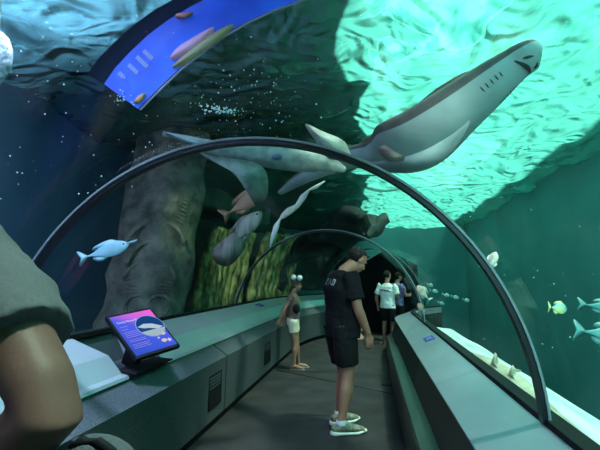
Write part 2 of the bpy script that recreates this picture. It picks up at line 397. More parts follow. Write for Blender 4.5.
flutes(W(245,300,9.9), W(286,300,11.0), 7, 2.6, .45, 'narrower yellow green fluted column right of the second arch rib')
# rock mass that closes over the far bend of the tunnel
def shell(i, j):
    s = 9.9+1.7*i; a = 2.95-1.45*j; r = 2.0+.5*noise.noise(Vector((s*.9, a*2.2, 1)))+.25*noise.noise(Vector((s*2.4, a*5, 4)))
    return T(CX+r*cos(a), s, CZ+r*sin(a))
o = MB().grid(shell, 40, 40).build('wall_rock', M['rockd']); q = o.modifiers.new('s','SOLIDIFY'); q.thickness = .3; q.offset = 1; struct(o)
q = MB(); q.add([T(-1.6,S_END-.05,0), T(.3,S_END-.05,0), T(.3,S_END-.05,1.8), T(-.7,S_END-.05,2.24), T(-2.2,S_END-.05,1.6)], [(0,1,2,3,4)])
o = q.build('far_dark_sheet', M['black'], smooth=False); struct(o)  # black sheet added for the dark depth where the tunnel bends away

# ---------------------------------------------------------------- animals of the tank
def two_tone(o, m2, test):
    o.data.materials.append(m2)
    for p in o.data.polygons:
        if test(p): p.material_index = 1
def lofted(name, parent, spine, hw, hh, axs, m1, m2, org, n=28, flat=.35, k=6):
    # flattened body along a spine; the first half of each ring is the belly
    from bisect import bisect
    def cr(P, t):
        t = t*(len(P)-1); i = min(int(t), len(P)-2); f = t-i
        p0, p1, p2, p3 = P[max(i-1,0)], P[i], P[i+1], P[min(i+2,len(P)-1)]
        return .5*((2*p1)+(p2-p0)*f+(2*p0-5*p1+4*p2-p3)*f*f+(3*p1-p0-3*p2+p3)*f**3)
    m = (len(spine)-1)*k; mb = MB()
    C = [cr(spine, i/m) for i in range(m+1)]; Wd = [max(.003, cr(hw, i/m)) for i in range(m+1)]; Hh = [max(.003, cr(hh, i/m)) for i in range(m+1)]
    A = [cr(axs, i/m) for i in range(m+1)]; vs = []; frames = []
    for i in range(m+1):
        tg = (C[min(i+1,m)]-C[max(i-1,0)]).normalized(); a = (A[i]-tg*A[i].dot(tg)).normalized(); b = tg.cross(a); frames.append((C[i], tg, a, b, Wd[i], Hh[i]))
        for q in range(n):
            th = 2*pi*q/n; x = cos(th); y = sin(th)
            y2 = math.copysign(abs(y)**1.3, y)
            vs.append(C[i] + a*(Wd[i]*x) + b*(Hh[i]*y2))
    fs = [(i*n+q, i*n+(q+1) % n, (i+1)*n+(q+1) % n, (i+1)*n+q) for i in range(m) for q in range(n)] + [tuple(range(n))[::-1], tuple(m*n+q for q in range(n))]
    mb.add(vs, fs)
    o = mb.build(name, m1, parent, org=org)
    if m2: two_tone(o, m2, lambda p: p.index < m*n and (p.index % n) >= n//2-2 or p.index % n <= 1 and p.index < m*n or p.index >= m*n)
    return o, frames
M['belly'] = mat('pale_belly', (.22,.30,.30), .55, c2=(.31,.39,.385), scale=3, bump=.1, bscale=30)
M['back'] = mat('grey_brown_back', (.045,.050,.048), .6, c2=(.10,.095,.085), scale=5, bump=.2, bscale=30)
M['pale'] = mat('pale_grey_skin', (.11,.16,.15), .55, c2=(.30,.35,.32), scale=9)
M['mottle'] = mat('mottled_fin', (.22,.20,.17), .6, c2=(.34,.29,.25), scale=11, detail=6)
M['dark'] = mat('dark_line', (.02,.025,.028), .6)
M['eye'] = mat('eye_dark', (.005,.005,.006), .15)
# large guitarfish overhead
px = [(540,46,3.0),(531,54,3.02),(516,64,3.1),(495,80,3.2),(470,100,3.35),(445,120,3.5),(420,139,3.7),(398,150,3.9),(375,156,4.1),(350,158,4.4),(322,168,4.7),(296,182,5.1),(280,193,5.4)]
hwp = [5,19,21,25,29,34,38,33,17,11,9,6,3]
sp = [W(*p) for p in px]; hw = [h*p[2]/410 for h, p in zip(hwp, px)]; hh = [v*k*1.25 for v, k in zip(hw, [.5,.40,.46,.52,.54,.50,.42,.42,.6,.7,.7,.6,.4])]; hw = [v*1.12 for v in hw]
axs = []
for i, p in enumerate(sp):
    tg = (sp[min(i+1,len(sp)-1)]-sp[max(i-1,0)]).normalized(); vd = (p-EYE).normalized()
    a = tg.cross(vd).normalized(); a = (a*cos(.85) + vd*sin(.85)).normalized(); axs.append(a)
gf = empty('guitarfish', sp[5]); tag(gf, 'large guitarfish swimming overhead with pale belly and dark back', 'fish')
# belly must face the camera: test the frame sign
o, fr = lofted('body', gf, sp, hw, hh, axs, M['belly'], M['back'], sp[5])
s0 = fr[30]; sgn = 1 if s0[3].dot(EYE-s0[0]) > 0 else -1
if sgn < 0:
    for p in o.data.polygons: p.material_index = 1-p.material_index
def onb(i, f, out=1.0):
    c, tg, a, b, wd, h = fr[i]; return c + a*(wd*f) + b*(sgn*h*(max(0,1-f*f))**.65*out)
mb = MB(); mb.tube([onb(9 + abs(int(q))*0, q/6*.62) + fr[9][1]*(.03*(q/6)**2) for q in range(-6,7)], [.006+.011*(1-abs(q)/6.5) for q in range(-6,7)], 8); mb.build('mouth', M['dark'], gf, org=sp[5])
for sd in (-1, 1):
    mb = MB(); mb.tube([onb(6, sd*.28), onb(7, sd*.42), onb(8, sd*.5)], [.005,.012,.005], 8); mb.build('nostril', M['dark'], gf, org=sp[5])
for g_ in range(5):
    for sd in (-1, 1):
        i = 16+g_; mb = MB(); mb.tube([onb(i, sd*.45, 1.01), onb(i, sd*.55, 1.01), onb(i, sd*.66, 1.02)], [.002,.005,.002], 6); mb.build('gill_slit', M['dark'], gf, org=sp[5])
def fin(parent, name, pts, m, org, th=.02, view=None):
    n = view if view is not None else (sum((Vector(p) for p in pts), Vector())/len(pts)-EYE)
    Q = [Vector(p) for p in pts]; m_ = len(Q); P = []
    for i in range(m_):
        a, b, c2, d2 = Q[i-1], Q[i], Q[(i+1) % m_], Q[(i+2) % m_]
        for f in (0, .2, .4, .6, .8): P.append(.5*((2*b)+(c2-a)*f+(2*a-5*b+4*c2-d2)*f*f+(3*b-a-3*c2+d2)*f**3))
    mb = MB(); c = sum(P, Vector())/len(P); n = Vector(n).normalized()*th/2; k = len(P)
    mb.add([p for p in P] + [c-n, c+n], [(i, (i+1) % k, k) for i in range(k)] + [((i+1) % k, i, k+1) for i in range(k)])
    return mb.build(name, m, parent, org=org, smooth=True)
def finp(parent, name, pp, d, m, org, th=.02): return fin(parent, name, [W(x, y, d if not isinstance(d, (list,tuple)) else d[i]) for i, (x, y) in enumerate(pp)], m, org, th)
finp(gf, 'pelvic_fin', [(378,148),(392,144),(402,149),(412,143),(424,146),(420,157),(404,160),(388,161)], 3.68, M['mottle'], sp[5], .03)
finp(gf, 'pectoral_fin', [(470,118),(452,152),(430,166),(402,173),(372,170),(368,163),(400,150),(440,120)], [3.3,3.4,3.5,3.7,3.9,4.0,3.8,3.5], M['belly'], sp[5], .05)
finp(gf, 'pectoral_fin', [(470,72),(440,86),(412,108),(385,128),(366,137),(360,146),(390,142),(440,112)], [3.4,3.6,3.8,4.1,4.3,4.3,4.0,3.6], M['back'], sp[5], .05)
finp(gf, 'dorsal_fin', [(352,152),(338,146),(322,152),(330,163)], 4.6, M['back'], sp[5])

# pale shark crossing behind the near arch
px = [(163,134,3.5),(185,139,3.5),(210,147,3.5),(240,153,3.55),(270,157,3.6),(300,160,3.65),(325,163,3.7),(345,170,3.75)]
sp2 = [W(*p) for p in px]; hwp = [2,4,7,9,11,12,9,3]; hw2 = [h*p[2]/410 for h, p in zip(hwp, px)]
ax2 = [(q-EYE).cross(Vector((1,0,.1))).normalized() for q in sp2]
sh = empty('wedgefish', sp2[4]); tag(sh, 'pale slender wedgefish crossing behind the top of the near arch', 'fish')
o, fr2 = lofted('body', sh, sp2, hw2, [v*.8 for v in hw2], ax2, M['pale'], None, sp2[4])
finp(sh, 'pelvic_fin', [(196,150),(226,157),(262,166),(268,192),(257,206),(247,192),(232,172),(212,161)], 3.5, M['pale'], sp2[4])
finp(sh, 'dorsal_fin', [(305,124),(322,131),(345,142),(349,160),(325,157),(316,142)], 3.65, M['pale'], sp2[4])
finp(sh, 'tail_fin', [(163,132),(172,133),(200,139),(215,150),(196,146),(176,139)], 3.45, M['belly'], sp2[4])
mb = MB(); mb.ell(W(277,157,3.46), (.045,.03,.02), cam.rotation_euler.to_matrix()); mb.build('spiracle', mat('slate_blue', (.05,.09,.16), .4), sh, org=sp2[4])

# small and middle sized fish
def fish(name, label, head, tail, hpx, m, mf, group=None, fins=True, wd=.38, horn=False, eye=True, dm=None):
    H_, T_ = W(*head), W(*tail); L_ = (H_-T_).length; d = (head[2]+tail[2])/2; hz = hpx*d/410/2
    fwd = (H_-T_).normalized(); up = Vector((0,0,1)); up = (up-fwd*up.dot(fwd)).normalized(); c = (H_+T_)/2; sd = fwd.cross(up)
    e = empty(name, c); tag(e, label, 'fish', group); mb = MB()
    prof = [(0,.10),(.08,.14),(.2,.34),(.35,.7),(.5,.95),(.62,1.0),(.75,.93),(.87,.68),(.95,.36),(1,.08)]
    mb.tube([T_ + fwd*(L_*(.16+.84*t)) for t, r in prof], [(hz*r*wd, hz*r) for t, r in prof], 18, ax=sd)
    b = mb.build('body', m, e, org=c)
    if fins:
        P = lambda x, z: T_ + fwd*(L_*x) + up*(hz*z)
        fin(e, 'tail_fin', [P(.17,.12), P(.02,1.0), P(-.02,.85), P(.03,0), P(-.02,-.85), P(.02,-1.0), P(.17,-.12)], mf, c, .006+hz*.05, sd)
        fin(e, 'dorsal_fin', [P(.30,.5), P(.32,.95), P(.5,1.25), P(.68,1.3), P(.78,.8), P(.5,.7)], mf, c, .005+hz*.05, sd)
        fin(e, 'anal_fin', [P(.28,-.4), P(.30,-.9), P(.45,-1.2), P(.55,-.8)], mf, c, .005+hz*.05, sd)
    if eye:
        for q in (-1, 1):
            mb = MB(); mb.ell(T_ + fwd*(L_*.91) + up*hz*.18 + sd*(q*hz*.42*wd), (hz*.13,)*3, nu=10, nv=6); mb.build('eye', M['eye'], e, org=c)
    if horn:
        mb = MB(); mb.tube([H_-fwd*.02+up*.01, H_+fwd*.05+up*.012, H_+fwd*.085+up*.016], [.012,.008,.004], 8); mb.build('horn', m, e, org=c)
    return e
mblue = mat('pale_blue_fish', (.25,.55,.62), .4, c2=(.45,.78,.82), scale=6)
fish('unicornfish', 'pale blue fish with a pointed snout left of the carved pillar', (129,244,3.9), (79,259,3.9), 15, mblue, mblue, horn=True)
fish('striped_fish', 'small fish with yellow back and pale blue side at right', (567,309,3.4), (548,307,3.4), 11, mat('yellow_fish', (.20,.45,.42), .4, c2=(.75,.70,.25), scale=9, mix=(.45,.6)), mat('yellow_fin', (.6,.65,.3), .5))
mg = mat('grey_green_fish', (.10,.28,.28), .5, c2=(.16,.36,.34), scale=5)
fish('trevally', 'larger silvery green fish cut by the right edge, below the yellow fish', (640,338,3.8), (574,330,3.8), 20, mg, mg)
fish('trevally', 'slim dim fish cut by the right edge, level with the yellow fish', (630,309,4.6), (578,304,4.6), 13, mg, mg)
ms = mat('silver_fish', (.14,.30,.29), .4)
for i, (x, y, dx) in enumerate(((434,291,9),(446,295,8),(455,297,8),(466,300,7),(441,303,7),(430,285,6))):
    fish('silverside', 'tiny silver fish in the small school above the right console', (x+dx/2,y+1,6.6), (x-dx/2,y-1,6.6), 3, ms, ms, 'school of tiny silver fish', eye=False)
fish('anthias', 'small orange and white fish above the far end of the right console', (417,286,5.5), (430,301,5.5), 9, mat('orange_fish', (.40,.22,.15), .5, c2=(.5,.5,.42), scale=14), ms)
fish('anthias', 'tiny orange fish just over the glass edge, below the orange and white one', (418,303,5.5), (424,313,5.5), 6, mat('orange_fish_small', (.45,.25,.18), .5), ms)
fish('reflection_fish', 'small red and cream reflection, fish shaped, beside the near arch rib at right', (496,252,2.9), (488,272,2.9), 9, mat('red_reflection', (.30,.12,.10), .5, c2=(.75,.70,.60), scale=16), mat('cream_reflection', (.6,.62,.55), .5))  # reflection on the glass modelled as a small solid fish
mbr = mat('brown_fish', (.20,.10,.05), .6, c2=(.36,.20,.11), scale=5)
fish('grouper', 'brown fish tilted nose up above the fluted columns', (266,190,5.6), (222,217,5.6), 17, mbr, mbr)
mst = mat('banded_fish', (.07,.09,.07), .6, c2=(.26,.28,.22), scale=16, stretch=(1,1,.15))
e = fish('banded_fish', 'grey banded fish with broad fan tail above the fluted columns', (262,212,5.4), (222,250,5.4), 17, mst, mst)
finp(e, 'tail_fan', [(236,232),(216,246),(212,256),(218,264),(229,266),(240,256),(246,244)], 5.38, mst, W(242,231,5.4), .02)
# speckled stingray at the left edge
c = W(-14,62,2.4); e = empty('stingray', c); tag(e, 'pale speckled stingray poking in at the top left corner', 'stingray')
msp = mat('speckled_skin', (.16,.20,.22), .7, c2=(.66,.72,.74), scale=38, detail=4, bump=.5, bscale=50)
R = cam.rotation_euler.to_matrix() @ Matrix.Rotation(radians(-28), 3, 'Z')
mb = MB(); mb.ell(c, (.14,.20,.06), R); mb.build('disc', msp, e, org=c)
mb = MB(); mb.tube([c + R @ Vector(v) for v in ((0,.12,0),(-.1,.35,0),(-.25,.6,.05))], [.02,.012,.004], 8); mb.build('tail', msp, e, org=c)
# leopard shark resting on the sand
A_, B_ = T(1.04,5.15,.60), T(1.25,2.45,.55)
spn = [A_ + (B_-A_)*t + Vector((.05*sin(t*5), 0, 0)) for t in [i/8 for i in range(9)]]
hw3 = [.05,.10,.13,.135,.12,.09,.06,.035,.012]; e = empty('zebra_shark', spn[3]); tag(e, 'sandy coloured shark with two upright fins lying on the sand by the right glass', 'shark')
mz = mat('sandy_shark', (.27,.25,.17), .7, c2=(.42,.39,.29), scale=6)
o, _ = lofted('body', e, spn, hw3, [h*.62 for h in hw3], [Vector((1,0,0))]*9, mz, None, spn[3])
def sfin(t0, hgt, ln):
    b = A_ + (B_-A_)*t0; dv = (B_-A_).normalized(); z = Vector((0,0,1)); b = b + z*.05
    return [b - dv*ln*.5, b + dv*ln*.15 + z*hgt*.9, b + dv*ln*.35 + z*hgt, b + dv*ln*.45 + z*hgt*.85, b + dv*ln*.4 + z*hgt*.3, b + dv*ln*.6]
fin(e, 'dorsal_fin', sfin(.36, .15, .19), mz, spn[3], .05, (1,0,0)); fin(e, 'dorsal_fin', sfin(.50, .12, .16), mz, spn[3], .045, (1,0,0))
for q in (1,):
    fin(e, 'pectoral_fin', [A_+(B_-A_)*.2, A_+(B_-A_)*.2+Vector((q*.32,-.25,.0)), A_+(B_-A_)*.34+Vector((q*.1,0,0))], mz, spn[3], .03, (0,0,1))
fin(e, 'tail_fin', [spn[8]+Vector((0,.1,0)), spn[8]+Vector((.02,-.25,.12)), spn[8]+Vector((.02,-.35,.05)), spn[8]+Vector((.0,-.05,-.02))], mz, spn[3], .02, (1,0,0))

# blue lit screen band over the tank
def band(up, lo, d0, th):
    mb = MB(); k = len(up); f = []; v = []
    for (a, b) in zip(up, lo):
        for q in (a, b): v += [W(*q, d0), W(*q, d0+th)]
    for i in range(k-1):
        a = i*4; f += [(a,a+4,a+6,a+2), (a+1,a+3,a+7,a+5), (a,a+1,a+5,a+4), (a+2,a+6,a+7,a+3)]
    f += [(0,2,3,1), (4*k-4,4*k-3,4*k-1,4*k-2)]
    return mb.add(v, f)
up = [(104,84),(115,68),(130,52),(148,35),(168,20),(190,7),(215,-6),(245,-18),(290,-30),(350,-38)]
lo = [(138,109),(148,99),(163,84),(180,68),(199,53),(220,37),(246,22),(272,10),(305,-2),(355,-12)]
bo = W(200,30,3.3)
e = empty('screen_band', bo); tag(e, 'curved glowing blue banner screen hanging above the tank at upper left', 'screen')
mblu = mat('screen_blue', (.008,.035,.42), .35, c2=(.015,.10,.75), scale=1.6, emit=(1,1,1), estr=.45)
band(up, lo, 3.3, .06).build('display', mblu, e, org=bo, smooth=False)
upo = [(x-9-.02*x, y-6-(600-x)*.003) for x, y in up]; loo = [(x+1, y+1) for x, y in lo]
band([(x-22+.05*x, y-10) for x, y in up], [(x+.5, y+.5) for x, y in up], 3.34, .08).build('frame', mat('frame_dark', (.004,.009,.012), .9, spec=.1), e, org=bo, smooth=False)
fade = mat('pale_blue_print', (.20,.26,.62), .5, emit=(.20,.26,.62), estr=.18)
for k, (x, y) in enumerate(((117,74),(127,66),(135,58),(142,52))):
    ln = (5, 9, 11, 9)[k]
    band([(x, y), (x+3, y-3)], [(x+ln, y+ln*.95), (x+ln+3, y-3+ln*.95)], 3.28, .01).build('print', fade, e, org=bo, smooth=False)
finp(e, 'pink_print', [(170,57),(178,47),(192,38),(206,30),(214,27),(212,34),(200,44),(186,54),(174,60)], 3.28, mat('pink_print', (.45,.28,.45), .5, emit=(.45,.28,.45), estr=.25), bo, .003)
finp(e, 'olive_print', [(172,68),(178,60),(190,50),(206,38),(222,28),(234,24),(230,31),(214,43),(196,56),(182,66)], 3.26, mat('olive_print', (.20,.24,.12), .5, emit=(.20,.24,.12), estr=.2), bo, .003)
finp(e, 'orange_print', [(134,102),(138,96),(145,93),(144,99),(138,104)], 3.27, mat('orange_print', (.55,.30,.10), .5), bo, .02)
finp(e, 'orange_print', [(176,14),(192,12),(190,17),(178,19)], 3.27, mat('orange_print_dim', (.35,.12,.10), .5), bo, .02)
prim = MB(); prim.tube([W(x+2, y+1, 3.28) for x, y in lo], .008, 8); prim.build('edge_strip', mat('mauve_edge', (.40,.32,.42), .4), e, org=bo)

# light reflected on the acrylic, modelled as a ragged solid ribbon
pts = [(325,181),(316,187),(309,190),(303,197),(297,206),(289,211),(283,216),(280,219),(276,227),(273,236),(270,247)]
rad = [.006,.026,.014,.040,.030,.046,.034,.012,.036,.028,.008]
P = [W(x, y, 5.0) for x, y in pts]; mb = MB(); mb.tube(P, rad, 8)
tag(mb.build('ribbon_reflection', mat('pale_ribbon', (.80,.84,.80), .4, c2=(.55,.50,.42), scale=9, mix=(.5,.7)), org=P[5]), 'ragged white ribbon like eel hanging above the far tunnel', 'reflection')

# bubbles and drifting specks
random.seed(4); mb = MB()
def speck(x, y, d, r): mb.ell(W(x, y, d), (r, r, r), nu=6, nv=4)
for k in range(120): 
    x, y = random.gauss(245,35), random.gauss(100,24)
    speck(x, y, random.uniform(2.8,3.2), random.choice((.002,.003,.004,.006)))
for k in range(70): 
    x = random.gauss(210,10)+random.random()*14; speck(x, 108+(x-205)*.12+random.gauss(0,2.2), 2.9, random.choice((.004,.006,.008)))
for k in range(70): speck(random.uniform(0,180), random.uniform(0,200), random.uniform(2.4,3.0), random.choice((.002,.003,.004)))
for k in range(22): speck(123+random.gauss(0,6), 99+random.gauss(0,4), 3.1, random.choice((.004,.006)))
for k in range(35): speck(random.uniform(430,600), random.uniform(200,360), random.uniform(3.0,4), random.choice((.002,.003,.004)))
tag(mb.build('bubbles', mat('bubble_white', (.8,.9,.9), .2)), 'loose white bubbles and specks drifting in the water', 'bubbles', kind='stuff')
# ---------------------------------------------------------------- people
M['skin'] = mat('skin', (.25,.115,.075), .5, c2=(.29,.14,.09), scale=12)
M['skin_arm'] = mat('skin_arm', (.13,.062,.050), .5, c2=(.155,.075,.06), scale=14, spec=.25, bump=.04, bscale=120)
M['skin_brown'] = mat('skin_brown', (.26,.13,.08), .5, c2=(.31,.16,.10), scale=12)
M['hair'] = mat('hair_dark', (.008,.006,.005), .7, spec=.2, bump=1, bscale=90, stretch=(1,1,.3))
M['hair_brown'] = mat('hair_brown', (.05,.02,.014), .5, bump=1, bscale=90, stretch=(1,1,.3))
M['tee_black'] = mat('black_cotton', (.006,.006,.008), .9, spec=.15, bump=.4, bscale=14)
M['short_black'] = mat('black_nylon', (.004,.004,.005), .8, spec=.2, bump=.4, bscale=12)
M['tee_grey'] = mat('grey_green_cotton', (.075,.078,.085), .9, c2=(.09,.093,.10), scale=200, bump=.4, bscale=16)
M['tee_white'] = mat('white_cotton', (.72,.66,.64), .85, bump=.5, bscale=16)
M['cream'] = mat('cream_cotton', (.62,.58,.42), .85, bump=.5, bscale=18)
M['brown_top'] = mat('brown_top', (.10,.06,.05), .85, bump=.5, bscale=18)
M['lilac'] = mat('lilac_top', (.20,.14,.32), .8, c2=(.05,.04,.08), scale=14)
M['sock'] = mat('pale_sock', (.45,.48,.55), .9)
M['shoe'] = mat('grey_shoe_mesh', (.07,.08,.06), .7, c2=(.20,.21,.14), scale=30)
M['sole'] = mat('white_sole', (.60,.64,.58), .6)
M['sandal'] = mat('tan_sandal', (.40,.30,.22), .6)
M['white'] = mat('white_plush', (.85,.86,.84), .9, bump=.8, bscale=60)

def person(loc, rz, k, J, mats, label, name='person', shoe='trainer', vox=.0075, sleeve=.62, shortlen=.75, head=(0, 0), bodyk=1.0, shirt_z=.90, feet=True, hairstyle='short', smooth=3):
    """local frame: x right, y forward, z up, for a 1.75 m figure"""
    e = empty(name, loc, rz); tag(e, label, 'person')
    D = dict(hipR=(.09,0,.92), hipL=(-.09,0,.92), kneeR=(.10,.03,.50), kneeL=(-.10,.03,.50), ankR=(.10,-.02,.09), ankL=(-.10,-.02,.09), toeR=(.13,.20,.03), toeL=(-.13,.20,.03),
             pelvis=(0,0,.95), waist=(0,.01,1.08), chest=(0,0,1.28), neck=(0,-.01,1.46), headb=(0,.03,1.56), head=(0,.045,1.635),
             shR=(.175,0,1.405), shL=(-.175,0,1.405), elR=(.23,-.03,1.13), elL=(-.23,-.03,1.13), wrR=(.24,.06,.89), wrL=(-.24,.06,.89), fiR=(.0,.15,-1.0), fiL=(.0,.15,-1.0), pnR=None, pnL=None)
    D.update(J); V = {a: (Vector(b)*k if b is not None else None) for a, b in D.items()}
    B = bodyk*k
    def tb(m, P, R, n=14, ax=(1,0,0), s=B, **q): m.tube([V[p] if isinstance(p, str) else p for p in P], [(a*s, b*s) if not isinstance(a, tuple) else a for a, b in R], n, ax=ax, **q)
    b = MB()
    # torso, neck
    tb(b, [V['pelvis']-Vector((0,0,.09*k)), 'pelvis', 'waist', 'chest', V['chest'].lerp(V['neck'], .62), 'neck'], [(.12,.09),(.150,.105),(.135,.100),(.168,.115),(.15,.10),(.06,.06)], 20)
    tb(b, [V['neck']-Vector((0,0,.04*k)), 'neck', 'headb', V['headb'].lerp(V['head'], .4)], [(.075,.07),(.058,.060),(.056,.060),(.05,.055)], 14)
    HR = Matrix.Rotation(head[1], 3, 'Z') @ Matrix.Rotation(head[0], 3, 'X'); hc = V['head']
    def hp(x, y, z): return hc + HR @ Vector((x*k, y*k, z*k))
    def he(m, x, y, z, rx, ry, rz_, nu=20, nv=14): m.ell(hp(x, y, z), (rx*k, ry*k, rz_*k), HR, nu, nv)
    he(b, 0, -.012, .022, .075, .094, .092); he(b, 0, .020, -.035, .060, .068, .072); he(b, 0, .055, -.082, .030, .026, .022)
    he(b, 0, .078, .032, .048, .016, .012); he(b, .032, .066, -.020, .022, .018, .020); he(b, -.032, .066, -.020, .022, .018, .020)
    b.tube([hp(0,.082,.018), hp(0,.098,-.008), hp(0,.104,-.026), hp(0,.088,-.034)], [.009*k,.011*k,.015*k,.010*k], 10)
    he(b, 0, .084, -.055, .022, .011, .006); he(b, 0, .082, -.066, .020, .011, .007)
    for s in (-1, 1): he(b, s*.078, -.008, -.005, .010, .020, .032, 10, 8)
    # limbs
    for s, c in ((1,'R'), (-1,'L')):
        sh, el, wr = V['sh'+c], V['el'+c], V['wr'+c]
        tb(b, [V['chest'].lerp(V['neck'], .5).lerp(sh, .45), sh, sh.lerp(el, .3), el.lerp(sh, .15), el.lerp(wr, .05), el.lerp(wr, .22), wr.lerp(el, .3), wr], [(.06,.06),(.058,.062),(.050,.055),(.042,.044),(.041,.042),(.042,.044),(.032,.035),(.025,.029)], 14)
        d = Vector(V['fi'+c]).normalized(); fa = (wr-el).normalized()
        pn = Vector(D['pn'+c]) if D['pn'+c] is not None else Vector((-s,0,0))     # palm normal
        pn = (pn - d*pn.dot(d)).normalized(); w_ = d.cross(pn)*(1 if s > 0 else -1)   # across the palm, thumb side
        if w_.dot(Vector((0,1,0))) < 0: w_ = -w_
        pc = wr + d*.05*k
        b.tube([wr - fa*.01*k, wr + d*.03*k, wr + d*.088*k], [(.026*k,.019*k),(.040*k,.017*k),(.042*k,.014*k)], 12, ax=w_)
        for q, (off, ln) in enumerate(((.030,.070),(.010,.080),(-.011,.074),(-.031,.058))):
            p0 = wr + d*.078*k + w_*off*k; c1 = (d*.93 + pn*.37).normalized(); c2 = (d*.60 + pn*.80).normalized()
            r = .0088*k
            b.tube([p0, p0 + d*.02*k, p0 + d*.02*k + c1*ln*.4*k, p0 + d*.02*k + c1*ln*.4*k + c2*ln*.45*k], [r*1.05, r, r*.95, r*.7], 8)
        t0 = wr + d*.025*k + w_*.026*k
        b.tube([t0, t0 + (w_*.6+d*.7+pn*.3).normalized()*.035*k, t0 + (w_*.6+d*.7+pn*.3).normalized()*.035*k + (d+pn*.5).normalized()*.035*k], [.013*k,.0105*k,.008*k], 8)
        hip, kn, an, to = V['hip'+c], V['knee'+c], V['ank'+c], V['toe'+c]
        tb(b, [hip+Vector((0,0,.03*k)), hip.lerp(kn, .35), kn.lerp(hip, .06), kn.lerp(an, .12), kn.lerp(an, .34), kn.lerp(an, .78), an, an-Vector((0,0,.05*k))],
           [(.088,.095),(.078,.082),(.054,.058),(.050,.054),(.053,.060),(.034,.038),(.032,.040),(.034,.042)], 14)
        fd = (to-an); fd.z = 0; fd.normalize(); heel = an - fd*.055*k; heel.z = .035*k
        b.tube([heel, Vector((an.x, an.y, .05*k)), an.lerp(to, .6)*1.0 - Vector((0,0,.005*k)), Vector((to.x, to.y, .028*k))], [(.03*k,.03*k),(.036*k,.042*k),(.042*k,.028*k),(.034*k,.018*k)], 12, ax=fd.cross(Vector((0,0,1))))
    body = b.build('body', mats['skin'], e, remesh=vox*k, sm=smooth)
    # eyes, mouth, brows
    for s in (-1, 1):
        m = MB(); he(m, s*.031, .077, .012, .012, .008, .0075, 10, 8); m.build('eye', M['eye'], e)
        m = MB(); m.tube([hp(s*.014,.093,.030), hp(s*.032,.090,.036), hp(s*.050,.075,.030)], [.003*k,.0045*k,.003*k], 6); m.build('eyebrow', mats['hair'], e)
    m = MB(); m.tube([hp(-.020,.090,-.061), hp(0,.096,-.060), hp(.020,.090,-.061)], [.002*k,.004*k,.002*k], 6); m.build('mouth', mat('lips', (.22,.08,.07), .5), e)
    # hair
    m = MB(); he(m, 0, -.020, .034, .083, .098, .090, 26, 18)
    if hairstyle != 'short': he(m, 0, -.045, .0, .078, .070, .085); 
    if hairstyle == 'bun': he(m, 0, -.10, .10, .042, .042, .042); he(m, 0, -.075, -.03, .05, .04, .06)
    hm = m.build('hair', mats['hair'], e, remesh=.009*k, sm=3) if hairstyle != 'short' else None
    if hm is None:
        # scalp cap without the face side
        m2 = MB(); keep = []
        vs = [Vector(v) for v in m.v]; inv = HR.transposed()
        def ok(v):
            q = inv @ (v-hc) / k
            return q.z > .060 + max(0, q.y)*.55 if q.y > .0 else q.z > -.055 - q.y*.1 and (q.z > -.0 or q.y < -.018)
        fs = [f for f in m.f if all(ok(vs[i]) for i in f)]
        m2.v = m.v; m2.f = fs; hm = m2.build('hair', mats['hair'], e); q = hm.modifiers.new('s','SOLIDIFY'); q.thickness = .014*k; q.offset = -.2
    # shirt
    m = MB(); P0 = V['pelvis'].copy(); P0.z = shirt_z*k
    tb(m, [P0, V['pelvis']+Vector((0,0,.02*k)), 'waist', 'chest', V['chest'].lerp(V['neck'], .55), V['chest'].lerp(V['neck'], .86), V['neck']+Vector((0,0,.0))], [(.192,.145),(.186,.142),(.172,.132),(.196,.142),(.172,.120),(.105,.085),(.068,.068)], 22)
    for c in 'RL':
        sh, el = V['sh'+c], V['el'+c]
        tb(m, [V['chest'].lerp(V['neck'], .45).lerp(sh, .35), sh, sh.lerp(el, .35), sh.lerp(el, sleeve)], [(.085,.085),(.078,.082),(.073,.078),(.076,.080)], 16)
    s_ = m.build('shirt', mats['shirt'], e, remesh=.010*k, sm=3)
    tx = bpy.data.textures.get('folds') or bpy.data.textures.new('folds', 'CLOUDS'); tx.noise_scale = .11
    q = s_.modifiers.new('d', 'DISPLACE'); q.texture = tx; q.strength = .030*k; q.mid_level = .5
    # shorts
    m = MB(); tb(m, [V['pelvis']-Vector((0,0,.10*k)), 'pelvis', V['pelvis'].lerp(V['waist'], .6)], [(.165,.125),(.185,.138),(.160,.118)], 20)
    for c in 'RL':
        hip, kn = V['hip'+c], V['knee'+c]
        tb(m, [hip+Vector((0,0,.02*k)), hip.lerp(kn, .35), hip.lerp(kn, shortlen)], [(.098,.112),(.094,.106),(.092,.100)], 16)
    s_ = m.build('shorts', mats['shorts'], e, remesh=.010*k, sm=2); q = s_.modifiers.new('d', 'DISPLACE'); q.texture = tx; q.strength = .02*k; q.mid_level = .5
